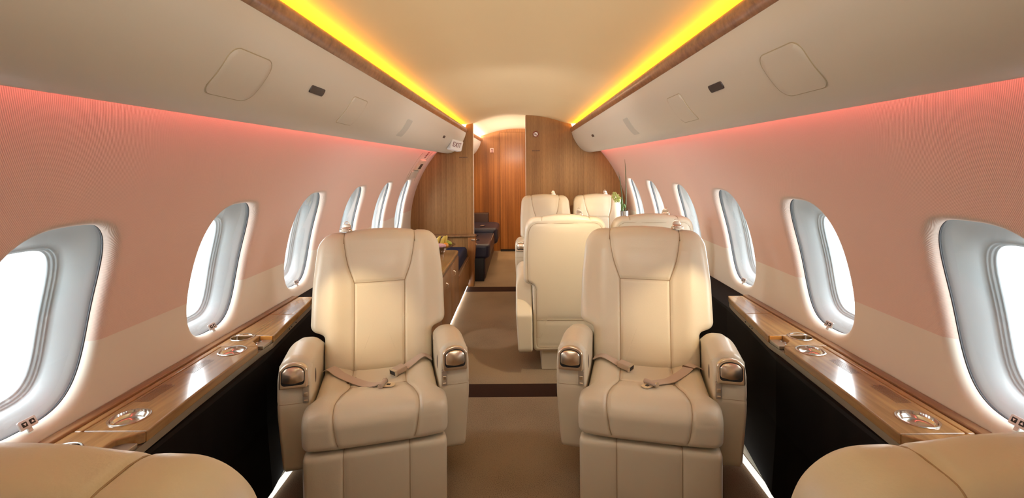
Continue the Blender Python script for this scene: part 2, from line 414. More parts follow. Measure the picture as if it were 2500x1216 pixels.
PITCH = .718
side_name = {-1: 'left', 1: 'right'}
win_no = 0
ordinal = ['nearest', 'second', 'third', 'fourth', 'fifth', 'sixth']
for s in (-1, 1):
    base = 1.165 if s > 0 else 1.195
    ks = range(-3, 6)
    mb = MB()
    c0 = base+ks[0]*PITCH-PITCH/2; c1 = base+ks[-1]*PITCH+PITCH/2
    for k in ks:
        c = base+k*PITCH
        rings = []
        def lin(t, roll=.0):
            o = []
            for u, v in SQ:
                a, b = supe(u, v)
                ry, rt = u*PITCH/2, (TH1+TH0)/2+v*(TH1-TH0)/2-THC
                hy, ht = a*(HW+.026), b*(HT+.026/RW)
                o.append(WP(s, c+ry*(1-t)+hy*t, THC+rt*(1-t)+ht*t))
            return o
        for t in np.linspace(0, 1, 9): rings.append(lin(t))
        for a in np.linspace(0, pi/2, 8)[1:]:
            d = .026*(1-math.sin(a)); rings.append(outline_ring(s, c, RW+.026*(1-math.cos(a)), HW+d, HT+d/RW))
        rings.append(outline_ring(s, c, RW+.036, HW, HT))
        mb.add(*ring_obj(rings))
    yy = list(np.linspace(c0, c1, 60))
    mb.add(*grid(lambda y, t: WP(s, y, t), yy, list(np.linspace(TH1, 1.02, 16))))
    mb.add(*grid(lambda y, t: WP(s, y, t), yy, list(np.linspace(-.575, TH0, 10))))
    mb.add(*grid(lambda y, t: WP(s, y, t), [c1, (c1+YE)/2, YE+.05], list(np.linspace(-.575, 1.02, 44))))
    o = mb.obj('wall_'+side_name[s], M['wall'])
    tag(o, side_name[s]+' curved cabin sidewall, ribbed salmon fabric above cream leather', 'wall', kind='structure')
    for k in range(-2, 6):
        c = base+k*PITCH; win_no += 1
        vis = k >= 0
        rings = []
        for t, (R, hw, ht, thc, n) in zip(range(99), [
            (RW+.0385, HW+.008, HT+.007, THC, 3.1), (RW+.043, HW+.001, HT+.002, THC, 3.1), (RW+.055, HW-.008, HT-.008, THC, 3.1), (RW+.075, HW-.024, HT-.030, THC-.008, 3.3),
            (RW+.095, HW-.036, HT-.046, THC-.018, 3.5), (RW+.106, HW-.042, HT-.053, THC-.024, 3.7), (RW+.107, HW-.046, HT-.056, THC-.024, 3.8),
            (RW+.112, HW-.047, HT-.057, THC-.024, 3.8), (RW+.113, HW-.051, HT-.060, THC-.024, 3.8), (RW+.120, HW-.052, HT-.061, THC-.024, 3.8), (RW+.121, HW-.056, HT-.064, THC-.024, 3.8), (RW+.130, HW-.056, HT-.064, THC-.024, 3.8)]):
            rings.append(outline_ring(s, c, R, hw, ht, thc, n))
        w = link('window_%d' % win_no, mesh_of('window_liner', *ring_obj(rings), M['liner']))
        if vis: lab = '%s cabin window from the camera along the %s wall, white recessed liner' % (ordinal[k], side_name[s])
        else: lab = 'cabin window in the %s wall behind the camera, %s back' % (side_name[s], ['second', 'first'][k+2])
        tag(w, lab, 'window', kind='structure')
        g = ring_obj([outline_ring(s, c, RW+.0325, HW+.003, HT+.003), outline_ring(s, c, RW+.0325, HW-.0005, HT-.0005), outline_ring(s, c, RW+.0395, HW-.0005, HT-.0005), outline_ring(s, c, RW+.0400, HW+.004, HT+.004)])
        link('gasket', mesh_of('gasket', *g, M['rubber']), w)
        def disk(R, hw, ht, thc, n):
            o = outline_ring(s, c, R, hw, ht, thc, n); V, F = ring_obj([o]+[[tuple(Vector(WP(s, c, thc, R)).lerp(Vector(p), q)) for p in o] for q in (.66, .33, .02)])
            m = len(o); F.append(tuple(3*m+i for i in range(m))); return V, F
        link('pane', mesh_of('outer_pane', *disk(RW+.127, HW-.055, HT-.063, THC-.024, 3.8), M['pane']), w)
        link('inner_pane', mesh_of('inner_pane', *disk(RW+.040, HW-.004, HT-.004, THC, 3.1), M['pane']), w)
        if 0 <= k < 4:      # shade switch on the lower lip
            R3 = Matrix(((0, -s*.55, -s*.835), (s*1.0, 0, 0), (0, .835, -.55*-1*-1))).to_3x3()
            # local x -> along cabin, y -> up the plate, z -> out of plate towards the cabin
            ex = Vector((0, -s, 0)); ey = Vector((s*.5, 0, .866)); ez = Vector((-s*.866, 0, .5))
            Mx = Matrix((ex, ey, ez)).transposed().to_4x4(); Mx.translation = Vector((s*(RW+.018), c+.002, .668))
            pl = MB().prism(rpoly([(-.021, -.012), (.021, -.012), (.021, .012), (-.021, .012)], .004), 2, -.002, .003)
            pl.box(-.005, .005, -.022, -.010, -.004, .0008)
            p = link('shade_switch', pl.mesh('shade_switch', M['plate'], bevel=.0007), w); p.matrix_local = Mx
            p['label'] = 'small metal shade switch with two dark arrow buttons'
            for j, up in ((-1, -1), (1, 1)):
                b = MB().prism(rpoly([(-.0058, -.0062), (.0058, -.0062), (.0058, .0062), (-.0058, .0062)], .0012), 2, .003, .0042)
                b.prism([(-.0034, -.0026*up), (.0034, -.0026*up), (0, .0034*up)], 2, .0042, .0047, 1)
                link('button', b.mesh('arrow_button', [M['black'], M['white']], smooth=False), p, loc=(j*.0092, 0, 0))

# floor
fl = MB().box(-1.05, 1.05, Y0, YE+.06, -.05, 0).obj('floor', M['carpet'], smooth=False)
tag(fl, 'brown flecked carpet with two dark cross bands down the aisle', 'floor', kind='structure')
# ceiling: shallow arc, coved edges
def ceil_z(x):
    a = 1.845-.112*(abs(x)/.555)**2.2; k = .012
    return k*math.log(math.exp((a-1.74)/k)+1)+1.74 if abs(x) > .3 else a+k*math.log(1+math.exp((1.74-a)/k))
prof = [(-.775, 1.50), (-.775, 1.70), (-.768, 1.728), (-.755, 1.739), (-.70, 1.742), (-.64, 1.742)]
prof = prof+[(x, ceil_z(x)) for x in np.linspace(-.57, .57, 33)]+[(-x, z) for x, z in prof[::-1]]
V, F = grid(lambda y, i: (prof[int(i)][0], y, prof[int(i)][1]), [Y0, 0, 2, 4, YB, YE], range(len(prof)))
me = mesh_of('ceiling', V, F, M['ceiling'])
tag(link('ceiling', me), 'shallow arched cream ceiling with yellow lit coves along both edges', 'ceiling', kind='structure')
# back wall behind the camera
bk = MB().prism([(RW*1.0*math.cos(t), ZC+RW*math.sin(t)) for t in np.linspace(-.575, pi+.575, 40)], 1, Y0-.04, Y0).obj('wall_back', M['trimleather'], smooth=False)
tag(bk, 'cream wall closing the cabin behind the camera', 'wall', kind='structure')

# trims (wood nosing) and bins
BP = [(.575, 1.655), (.592, 1.60), (.617, 1.55), (.65, 1.50), (.69, 1.46), (.73, 1.438), (.775, 1.428)]
BPs = [tuple(p) for p in smoothcurve([Vector((x, z)) for x, z in BP], 40)]
BL = np.r_[0, np.cumsum([math.dist(a, b) for a, b in zip(BPs, BPs[1:])])]
BPa = np.array(BPs)
def bin_pt(s, y, t, off=0):
    """point on the bin skin at arc length t, lifted `off` towards the cabin"""
    x = np.interp(t, BL, BPa[:, 0]); z = np.interp(t, BL, BPa[:, 1])
    x2 = np.interp(t+.004, BL, BPa[:, 0]); z2 = np.interp(t+.004, BL, BPa[:, 1]); x1 = np.interp(t-.004, BL, BPa[:, 0]); z1 = np.interp(t-.004, BL, BPa[:, 1])
    tx, tz = x2-x1, z2-z1; l = math.hypot(tx, tz) or 1; nx, nz = tz/l, -tx/l
    return Vector((s*(x+nx*off), y, z+nz*off))
def patch(s, yc, tc, hw, ht, r, h, skew=0, n=9):
    """thin rounded panel wrapped on the bin skin"""
    out = [tuple(p) for p in resample(rpoly([(-hw, -ht), (hw, -ht), (hw, ht), (-hw, ht)], r, 6), 96)]; m = len(out); mb = MB()
    P = lambda a, b, o: bin_pt(s, yc+a+skew*b, tc+b, o)
    rings = [[P(a, b, -.003) for a, b in out], [P(a, b, h*.5) for a, b in out], [P(a*.985, b*.985, h) for a, b in out]]+[[P(a*q, b*q, h) for a, b in out] for q in (.8, .6, .4, .2, .03)]
    V, F = ring_obj(rings); F.append(tuple((len(rings)-1)*m+i for i in range(m)))
    return mb.add(V, F)
def patch_edge(s, yc, tc, hw, ht, r, off, rad, skew=0):
    out = rpoly([(-hw, -ht), (hw, -ht), (hw, ht), (-hw, ht)], r, 6)
    out = [tuple(p) for p in resample(out, 120)]
    return MB().tube([bin_pt(s, yc+a+skew*b, tc+b, off) for a, b in out], rad, 6, closed=True)
trimn = 0
for s in (-1, 1):
    for part, (ya, yb) in enumerate(((Y0, YB-.02), (YB+.02, YE-.01))):
        if part == 1 and s > 0: continue
        where = 'main cabin' if part == 0 else 'aft cabin beyond the doorway'
        tp = [(.575, 1.652), (.567, 1.662), (.5605, 1.678), (.5600, 1.692), (.5665, 1.703), (.579, 1.707), (.588, 1.703), (.594, 1.665), (.77, 1.660), (.77, 1.652)]
        trimn += 1
        o = MB().prism([(s*x, z) for x, z in tp], 1, ya, yb).obj('trim_%d' % trimn, M['wood_x'])
        tag(o, '%s wooden cove nosing under the ceiling, %s' % (side_name[s], where), 'trim', kind='structure')
        b = thing('overhead_bin', '%s cream overhead bin valance, %s' % (side_name[s], where), 'overhead bin', (0, 0, 0))
        bp = BPs+[(.797, 1.430), (.811, 1.440), (.816, 1.455), (.80, 1.53), (.70, 1.645)]
        MB().prism([(s*x, z) for x, z in bp], 1, ya, yb).obj('valance', M['bin'], b)
        if part == 0:
            dy = 0 if s > 0 else .015
            for nm, yc, tc, hw, ht, r, skew in (('access_panel', 1.125+dy, .160, .088, .062, .03, -.0), ('access_panel', 1.885+dy, .160, .082, .060, .016, 0)):
                p = patch(s, yc, tc, hw, ht, r, .0022).obj(nm, M['bin'], b)
                patch_edge(s, yc, tc, hw+.001, ht+.001, r, .0004, .0013).obj('panel_gap', M['groove'], p)
            patch(s, 1.505+dy, .1285, .050, .0125, .008, .003).obj('light_lens', M['lens'], b)['label'] = 'small dark light lens'
            patch(s, 2.755, .160, .062, .058, .010, .0022).obj('speaker_grille', M['grille'], b)['label'] = 'grey narrow grille'
            patch(s, 4.05, .127, .045, .011, .006, .003).obj('light_lens', M['lens'], b)
        else:
            patch(s, 6.1, .127, .04, .011, .006, .003).obj('light_lens', M['lens'], b)

# bulkheads
def arc_pts(x0, x1, n=24):
    """top contour of the cabin section between x0 and x1 at wall / ceiling"""
    pts = []
    for x in np.linspace(x0, x1, n):
        zc = ceil_z(x)+.01 if abs(x) < .57 else 9
        zw = ZC+math.sqrt(max(0, (RW+.004)**2-x*x))
        pts.append((x, min(zc, zw) if abs(x) < .57 else zw))
    return pts
def bulk(x0, x1, y0, y1, name, mat, label):
    if x0 < -1:
        side = [(-(RW+.004)*math.cos(t), ZC+(RW+.004)*math.sin(t)) for t in np.linspace(-.57, 1.05, 30)]
        top = [(x, ceil_z(x)+.01) for x in np.linspace(-.57, x1, 14)]
        poly = [(x1, .0)]+[(p[0], max(p[1], 0)) for p in side]+top
    elif x1 > 1:
        side = [((RW+.004)*math.cos(t), ZC+(RW+.004)*math.sin(t)) for t in np.linspace(1.05, -.57, 30)]
        top = [(x, ceil_z(x)+.01) for x in np.linspace(x0, .57, 14)]
        poly = top+[(p[0], max(p[1], 0)) for p in side]+[(x0, .0)]
    o = MB().prism(poly, 1, y0, y1).obj(name, mat, smooth=False)
    return tag(o, label, 'wall', kind='structure')
bulk(-1.2, -.504, YB, YB+.035, 'wall_partition_left', M['wood_z'], 'brown veneered partition left of the doorway, under the exit sign')
bulk(.075, 1.2, YB, YB+.035, 'wall_partition_right', M['wood_z'], 'brown veneered partition right of the doorway, behind the rear seats')
j = MB().box(-.504, -.499, YB-.001, YB+.036, 0, 1.75).obj('trim_4', M['jamb'], smooth=False); tag(j, 'thin pale edge strip on the left doorway jamb', 'trim', kind='structure')
j = MB().box(.070, .075, YB-.001, YB+.036, 0, 1.835).obj('trim_5', M['jamb'], smooth=False); tag(j, 'thin pale edge strip on the right doorway jamb', 'trim', kind='structure')
poly = [(x, ceil_z(x)+.005) for x in np.linspace(-.57, .57, 24)]+[((RW+.004)*math.cos(t), max(0, ZC+(RW+.004)*math.sin(t))) for t in np.linspace(1.05, -.57, 20)]+[(-(RW+.004)*math.cos(t), max(0, ZC+(RW+.004)*math.sin(t))) for t in np.linspace(-.57, 1.05, 20)]
o = MB().prism(poly, 1, YE, YE+.04).obj('wall_aft', M['wood_aft'], smooth=False); tag(o, 'orange brown veneered wall at the far end beyond the doorway', 'wall', kind='structure')
dr = MB().prism(rpoly([(-.287, .025), (.30, .025), (.30, 1.79), (-.287, 1.79)], .004), 1, YE-.022, YE-.002).obj('door_1', M['wood_aft'], smooth=False, bevel=.003)
tag(dr, 'flush veneered door in the far aft wall', 'door', kind='structure')
sl = MB().box(-.29, .6, YE-.05, YE, 0, .022).obj('trim_6', M['black'], smooth=False); tag(sl, 'dark sill below the far aft door', 'trim', kind='structure')

# dado below the ledges
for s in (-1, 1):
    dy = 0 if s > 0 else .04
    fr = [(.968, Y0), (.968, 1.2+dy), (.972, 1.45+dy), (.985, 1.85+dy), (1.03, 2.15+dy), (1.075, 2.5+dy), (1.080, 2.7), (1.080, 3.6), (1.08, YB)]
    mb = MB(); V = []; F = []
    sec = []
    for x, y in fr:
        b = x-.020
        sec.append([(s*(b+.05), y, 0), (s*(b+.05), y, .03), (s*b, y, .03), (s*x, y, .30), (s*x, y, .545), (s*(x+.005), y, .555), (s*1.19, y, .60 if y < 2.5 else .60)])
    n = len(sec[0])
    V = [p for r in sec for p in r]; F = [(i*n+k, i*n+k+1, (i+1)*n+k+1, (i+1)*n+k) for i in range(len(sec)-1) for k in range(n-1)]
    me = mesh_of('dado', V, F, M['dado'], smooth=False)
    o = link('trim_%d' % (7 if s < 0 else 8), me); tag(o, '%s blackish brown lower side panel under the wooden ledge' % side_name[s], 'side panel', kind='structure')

# ------------------------------------------------------------------ side ledges
ZL = .612
def fx(y, dy):
    return float(np.interp(y-dy, [-9, 1.2, 1.45, 1.85, 1.93, 2.15, 2.35, 2.45, 2.507], [.966, .966, .982, .998, .996, 1.028, 1.055, 1.070, 1.085]))
def cut_holes(o, holes, zt):
    if not holes: return o
    cb = MB()
    for x, y, r in holes: cb.lathe([(r, -.2), (r, .2)], (x, y, zt), 40)
    c = cb.obj('cutter', M['black'])
    md = o.modifiers.new('cut', 'BOOLEAN'); md.operation = 'DIFFERENCE'; md.object = c; md.solver = 'EXACT'
    dg = bpy.context.evaluated_depsgraph_get(); me = bpy.data.meshes.new_from_object(o.evaluated_get(dg))
    o.modifiers.clear(); o.data = me; bpy.data.objects.remove(c); return o
def lathe_cup(r, depth, mat, parent, name, x, y):
    pf = [(r+.004, -.002), (r+.004, .0022), (r+.0015, .0035), (r-.0015, .0025), (r-.003, -.004), (r-.004, -depth+.006), (r-.009, -depth), (.001, -depth), (.001, -depth-.003), (r-.004, -depth-.003), (r-.001, -.004)]
    o = MB().lathe(pf, n=56, cap=False).obj(name, mat, parent, loc=(x, y, ZL)); return o
for s in (-1, 1):
    dy = 0 if s > 0 else .04
    L = thing('side_ledge', '%s wooden side ledge with metal cup holders, along the wall under the windows' % side_name[s], 'ledge')
    def board(name, ya, yb, holes=(), xback=1.160, front=None, mat='wood_y'):
        ys = list(np.linspace(ya, yb, max(2, int((yb-ya)/.03))))
        F_ = [(s*(front(y) if front else fx(y, dy)), y) for y in ys]
        poly = F_+[(s*xback, yb), (s*xback, ya)]
        mb = MB().prism(poly, 2, ZL-.030, ZL)
        me = mb.mesh(name, M[mat], smooth=False, bevel=.004, angle=45)
        o = link(name, me, L); cut_holes(o, holes, ZL)
        o.data.polygons.foreach_set('use_smooth', [False]*len(o.data.polygons)); return o
    g = .0012
    # near zone (behind / beside the foreground seat)
    cup1 = (s*1.105, 1.125+dy); tr1 = (s*1.068, 1.29+dy); tr2 = (s*1.068, 1.765+dy); cup2 = (s*1.112, 1.908+dy)
    board('end_board', Y0+.02, 1.02+dy-g)
    def notch1(y): return fx(y, dy)+(.052 if 1.06+dy < y < 1.20+dy else 0)
    def notch2(y): return fx(y, dy)+.056*min(1, max(0, (y-1.852-dy)/.02))
    board('cup_board', 1.02+dy+g, 1.222+dy-g, [(cup1[0], cup1[1], .041)], front=notch1)
    lid = board('folding_table_lid', 1.222+dy+g, 1.812+dy-g, [(tr1[0], tr1[1], .045), (tr2[0], tr2[1], .045)], xback=1.136)
    lid['label'] = 'hinged wooden lid with two shallow round trays'
    board('back_strip', 1.222+dy, 1.812+dy, xback=1.160, front=lambda y: 1.1385)
    board('cup_board', 1.812+dy+g, 1.928+dy-g, [(cup2[0], cup2[1], .041)], front=notch2)
    board('end_board', 1.928+dy+g, 2.21+dy-g); board('end_board', 2.21+dy, 2.507+dy)
    # control recess
    for ya, yb in ((1.855+dy, 1.926+dy), (1.065+dy, 1.195+dy)):
        xx = fx((ya+yb)/2, dy)
        r = MB().box(min(s*(xx+.004), s*(xx+.058)), max(s*(xx+.004), s*(xx+.058)), ya, yb, ZL-.030, ZL-.016).obj('control_tray', M['band'], L, bevel=.002)
        for q in range(3):
            MB().lathe([(.0052, 0), (.0052, .0022), (.0035, .0034), (.0005, .0036)], n=18).obj('button', M['steel'], r, loc=(s*(xx+.046-.010*abs(q-1)), ya+.017+q*.017, ZL-.016))
    MB().box(min(s*fx(1.92, 0)+s*.006, s*(fx(1.92, 0)+.052)), max(s*fx(1.92, 0)+s*.006, s*(fx(1.92, 0)+.052)), 1.9235+dy, 1.9275+dy, ZL-.020, ZL-.003).obj('amber_light', M['amber'], L)
    for (x, y), nm, dp, r in ((cup1, 'cup_holder', .075, .041), (cup2, 'cup_holder', .075, .041), (tr1, 'drink_tray', .012, .045), (tr2, 'drink_tray', .012, .045)):
        lathe_cup(r, dp, M['steel'], L, nm, x, y)
    # wall rail with a dark joint, metal band beneath the nosing
    MB().box(min(s*1.1625, s*1.192), max(s*1.1625, s*1.192), Y0+.02, 2.507+dy, ZL-.03, ZL+.006).obj('wall_rail', M['wood_edge'], L, bevel=.003)
    ys = np.linspace(Y0+.02, 2.50+dy, 110)
    F_ = [(s*(fx(y, dy)+.005), y) for y in ys]+[(s*(fx(y, dy)+.020), y) for y in ys[::-1]]
    bd = MB().prism(F_, 2, ZL-.053, ZL-.031).obj('metal_band', M['band'], L, smooth=False)
    for yq in (2.13, 2.16, 2.22):
        MB().lathe([(.003, 0), (.003, .002), (.0005, .0022)], n=10).obj('socket', M['black'], bd, loc=(s*(fx(yq+dy, dy)+.0045), yq+dy, ZL-.042), rot=(0, -s*pi/2, 0))
    # printed notices (rows of tiny print)
    for yc, rows in ((1.44+dy, 7), (1.635+dy, 6)):
        t = MB(); rr = random.Random(3)
        for i in range(rows):
            x = 1.083+i*.0062; y = yc-.062
            while y < yc+.062-rr.random()*.03:
                w = .003+rr.random()*.006; t.box(min(s*x, s*(x+.003)), max(s*x, s*(x+.003)), y, y+w, ZL, ZL+.0003); y += w+.0016
        t.obj('printed_notice', M['ink'], L, smooth=False)['label'] = 'rows of tiny dark print'

# ------------------------------------------------------------------ seats
def y_front(z): return .152+.364*max(0, z-.44)+.02*max(0, z-.86)*0
def y_rear(z): return .355+.118*(z-.13)
CACHE = {}
def backrest_mesh():
    if 'b' in CACHE: return CACHE['b']
    half = [(.226, .14), (.228, .560), (.2905, .580), (.290, .76), (.272, .974)]
    pts = [(-x, z) for x, z in half[::-1]]; pts = [(x, z) for x, z in half]+[(0, .982)]+pts
    rad = [.03, .02, .035, .3, .075, 0, .075, .3, .035, .02, .03]
    out = rpoly(pts, rad, 10)
    V, F = shell(out, 1.0, .034, N=300, nf=56, nb=26, c=(0, .66), rb=.03)
    x, t, z = V[:, 0].copy(), V[:, 1]+.5, V[:, 2].copy()
    # shell() used unit thickness: restore the roll radius in real metres
    yf = np.array([y_front(q) for q in z]); yr = np.array([y_rear(q) for q in z]); th = yr-yf
    d = np.where(t < .5, t, 1-t)
    y = np.where(t < .034, yf+t, np.where(t > .97, yr-(1-t), yf+.034+(t-.034)/.936*(th-.064)))
    # padding
    ax = np.abs(x); edge = np.clip(1-(ax/.285)**6, 0, 1)
    fr = np.clip(1-t/.034, 0, 1)
    head = np.exp(-((z-.870)/.10)**2)*np.exp(-(x/.12)**4)*.016
    mid = np.exp(-((z-.60)/.22)**4)*np.exp(-(x/.10)**4)*.006
    bol = np.exp(-((ax-.195)/.060)**2)*np.clip((1.0-z)/.1, 0, 1)*.020
    y = y-(head+mid+bol)*edge*np.where(t < .034, 1, 0)*np.clip((z-.40)/.1, 0, 1)
    # rear panel gently crowned
    y = y+.012*np.clip(1-(ax/.27)**2, 0, 1)*np.where(t > .97, 1, 0)*np.clip((z-.2)/.2, 0, 1)*np.clip((1-z)/.1, 0, 1)
    # soft crown of the headrest over the top
    top = np.clip((z-.91)/.07, 0, 1)
    z = z+top*(.010*np.exp(-(x/.14)**4)+.004)
    V = np.stack([x, y, z], 1)
    S = []
    fz = lambda x_, z_: ((x_, -1, z_), (0, 1, 0))
    for sg in (-1, 1):
        side = smoothcurve([(.160, .962, 0), (.153, .915, 0), (.138, .845, 0), (.111, .771, 0)], 40)
        over = [((sg*(.161+.004*k/24), .386+k*.080/24, 2), (0, 0, -1)) for k in range(24, -1, -1)]
        roll = []
        for al in np.radians(np.linspace(80, 8, 9)):
            d_ = Vector((0, math.cos(al), -math.sin(al))); roll.append((Vector((sg*.1605, .372, .935))-d_, d_))
        S.append(over+roll+[fz(sg*p[0], p[1]) for p in side])
        S.append([fz(sg*a, b) for a, b in interp([(.111, .771), (.108, .60), (.106, .42)], 50)])
    S.append([fz(a, .771) for a in np.linspace(-.111, .111, 40)])
    # piping round the rear panel, horizontal seams low on the back
    rp = resample(rpoly([(-.20, .17), (.20, .17), (.206, .555), (.262, .585), (.266, .76), (.252, .948), (-.252, .948), (-.266, .76), (-.262, .585), (-.206, .555)], [.02, .02, .03, .03, .2, .07, .07, .2, .03, .03], 8), 260)
    rp = np.vstack([rp, rp[:1]])
    S.append([((a, 2, b), (0, -1, 0)) for a, b in rp])
    for zz in (.235, .345): S.append([((a, 2, zz), (0, -1, 0)) for a in np.linspace(-.205, .205, 40)])
    CACHE['b'] = upholster('backrest', V, F, S, M['leather'], .0055, .0065, .0012); return CACHE['b']
def cushion_mesh():
    if 'c' in CACHE: return CACHE['c']
    prof = rpoly([(.150, .30), (.150, .432), (-.05, .437), (-.262, .450), (-.250, .312)], [.02, .02, .5, .055, .028], 14)
    def hw(y, z): return .226+.026*min(1, max(0, (-.145-y)/.03))
    def disp(x, y, z):
        ax = np.abs(x); top = np.clip((z-.40)/.03, 0, 1)
        seat = np.exp(-((y-.06)/.10)**4)*np.exp(-(ax/.105)**4)*-.010
        front = np.exp(-((y+.16)/.09)**2)*np.exp(-(ax/.15)**4)*.016
        bol = np.exp(-((ax-.185)/.045)**2)*.016
        ff = np.clip((-.22-y)/.03, 0, 1)*(1-top)*.010*np.clip(1-(ax/.24)**4, 0, 1)
        return (seat+front+bol)*top+ff
    V, F = loft(prof, hw, .030, N=220, nx=120, disp=disp)
    S = []
    for sg in (-1, 1):
        p1 = interp([(.105, .140), (.106, -.045)], 30)
        p2 = [(q[0], q[1]) for q in smoothcurve([(.106, -.045, 0), (.114, -.09, 0), (.130, -.145, 0), (.142, -.205, 0), (.1455, -.235, 0)], 40)]
        line = [((sg*a, b, 2), (0, 0, -1)) for a, b in p1+p2[1:]]
        line += [((sg*a, -2, b), (0, 1, 0)) for a, b in smoothcurve_xy([(.1462, .430), (.144, .40), (.137, .35), (.130, .325)], 24)]
        S.append(line)
    S.append([((a, -.045-.004*math.cos(a*14), 2), (0, 0, -1)) for a in np.linspace(-.106, .106, 40)])
    CACHE['c'] = upholster('seat_cushion', V, F, S, M['leather'], .006, .009, .0010); return CACHE['c']
def smoothcurve_xy(p, n): return [(q[0], q[1]) for q in smoothcurve([(a, b, 0) for a, b in p], n)]
def leg_mesh():
    if 'l' in CACHE: return CACHE['l']
    prof = rpoly([(-.185, .045), (-.185, .296), (-.248, .300), (-.240, .045)], [.012, .012, .022, .02], 8)
    def disp(x, y, z):
        ax = np.abs(x); f = np.clip((-.235-y)/.006, 0, 1)
        return f*.005*(np.exp(-(ax/.095)**4)+np.exp(-((ax-.178)/.055)**4))
    V, F = loft(prof, .2475, .016, N=150, nx=90, disp=disp)
    S = []
    for x in (-.113, .113):
        S.append([((x, -.2+k*.004-.045, 2), (0, 0, -1)) for k in range(10, 0, -1)]+[((x, -2, z), (0, 1, 0)) for z in np.linspace(.290, .06, 40)])
    CACHE['l'] = upholster('leg_rest', V, F, S, M['leather'], .004, .006, .001); return CACHE['l']
AX = .2885
def arm_meshes(sg):
    key = 'a%d' % sg
    if key in CACHE: return CACHE[key]
    prof = rpoly([(-.128, .185), (-.152, .46), (-.137, .602), (.04, .604), (.185, .570), (.35, .445), (.402, .38), (.398, .15), (.25, .14), (.05, .17)],
                 [.03, .25, .030, .2, .12, .06, .03, .03, .05, .1], 10)
    def disp(x, y, z): return np.clip(1-(np.abs(x)/.05)**2, 0, 1)*np.clip((z-.5)/.1, 0, 1)*.006
    V, F = loft(prof, .0575, lambda y, z: .014+.036*min(1, max(0, (z-.53)/.05)), N=220, nx=44, disp=disp)
    V = V.copy(); V[:, 0] += sg*AX
    # the lower outboard skin tucks in towards the floor
    V[:, 0] -= sg*.016*np.clip((.40-V[:, 2])/.25, 0, 1)*np.clip((sg*(V[:, 0])-AX)/.05, 0, 1)
    S = [[((sg*AX+q, -2, .446), (0, 1, 0)) for q in np.linspace(-.05, .05, 12)], [((sg*AX+q, -2, .505), (0, 1, 0)) for q in np.linspace(-.05, .05, 12)]]
    S[0] = S[0] if sg > 0 else S[0][::-1]
    S.append([((sg*AX+sg*2, y, .446), (-sg, 0, 0)) for y in np.linspace(-.14, -.10, 6)])
    arm = upholster('armrest', V, F, S, M['leather'], .0022, .004, .001)
    # metal ashtray unit on the sloped nose
    def nose(me):
        a = math.radians(-6)
        for v in me.vertices:
            x, y, z = v.co; v.co = (sg*AX+x, -.1590+y*math.cos(a)-z*math.sin(a), .5075+y*math.sin(a)+z*math.cos(a))
        me.update(); return me
    arch = [(-.0465, .0), (.0465, .0), (.0468, .066), (.03, .084), (0, .091), (-.03, .084), (-.0468, .066)]
    bz = mesh_of('bezel', *shell(rpoly(arch, [.006, .006, .018, .05, .05, .05, .018], 8), .026, .0045, 90, 8, 4), M['metal']); fix_normals(bz)
    rec = mesh_of('recess', *shell(rpoly([(-.039, .012), (.039, .012), (.0395, .060), (.026, .075), (0, .080), (-.026, .075), (-.0395, .060)], [.013, .013, .015, .05, .05, .05, .015], 8), .010, .001, 90, 6, 3), M['black']); fix_normals(rec)
    for v in rec.vertices: v.co.y -= .0090
    V, F = shell(rpoly([(-.0365, .024), (0, .017), (.0365, .024), (.037, .059), (.024, .0725), (0, .077), (-.024, .0725), (-.037, .059)], [.008, .05, .008, .014, .05, .05, .05, .014], 8), .012, .004, 90, 14, 3)
    f = V[:, 1] < 0; V[f, 1] -= .010*np.clip(1-(V[f, 0]/.037)**2, 0, 1)*np.clip(1-((V[f, 2]-.046)/.032)**2, 0, 1)
    lidm = mesh_of('lid', V, F, M['metal']); fix_normals(lidm)
    for v in lidm.vertices: v.co.y -= .0105
    for me in (bz, rec, lidm): nose(me)
    # control strip on the inner half
    ins = -sg
    xc = sg*AX+ins*.0405
    cp = MB().prism(rpoly([(xc-.0105, .448), (xc+.0105, .448), (xc+.0105, .5045), (xc-.0105, .5045)], .002), 1, -.1575, -.12).mesh('control_panel', M['metal_dark'], bevel=.001)
    bt = [MB().prism(rpoly([(xc-.0065, z0), (xc+.0065, z0), (xc+.0065, z1), (xc-.0065, z1)], .0015), 1, -.161, -.154).mesh('button', M['metal'], bevel=.0012) for z0, z1 in ((.4725, .4855), (.455, .4595))]
    # recline button on the inner face
    rb = MB().ellipsoid((sg*AX+ins*.0565, -.045, .50), (.0035, .0115, .030), n=20).mesh('recline_button', M['lens'])
    CACHE[key] = dict(arm=arm, bezel=bz, recess=rec, lid=lidm, panel=cp, buttons=bt, recline=rb); return CACHE[key]
def pedestal_mesh():
    if 'p' in CACHE: return CACHE['p']
    mb = MB().box(-.165, .165, -.13, .285, .0, .150).box(-.21, .21, -.16, .33, .15, .30)
    CACHE['p'] = mb.mesh('pedestal', M['leather'], bevel=.008); return CACHE['p']
def latch_mesh():
    if 'h' in CACHE: return CACHE['h']
    mb = MB().prism(rpoly([(-.026, -.017), (.026, -.017), (.026, .017), (-.026, .017)], .008), 2, -.004, .005)
    mb.prism(rpoly([(-.017, -.012), (.017, -.012), (.017, .012), (-.017, .012)], .006), 2, .005, .011)
    tab = rpoly([(-.021, .004), (.021, .004), (.021, .020), (.013, .031), (-.009, .031), (-.021, .022)], [.001, .001, .006, .005, .006, .006], 5)
    mb.prism(tab, 1, .004, .009)
    mb.tube(smoothcurve([(-.011, .0065, .030), (-.010, .0065, .037), (-.004, .0065, .040), (.004, .0065, .040), (.009, .0065, .037), (.010, .0065, .030)], 16), .0020, 8)
    mb.tube([(-.022, -.004, .010), (.022, -.004, .010)], .0045, 10)
    CACHE['h'] = mb.mesh('headrest_latch', M['metal'], bevel=.0012); return CACHE['h']
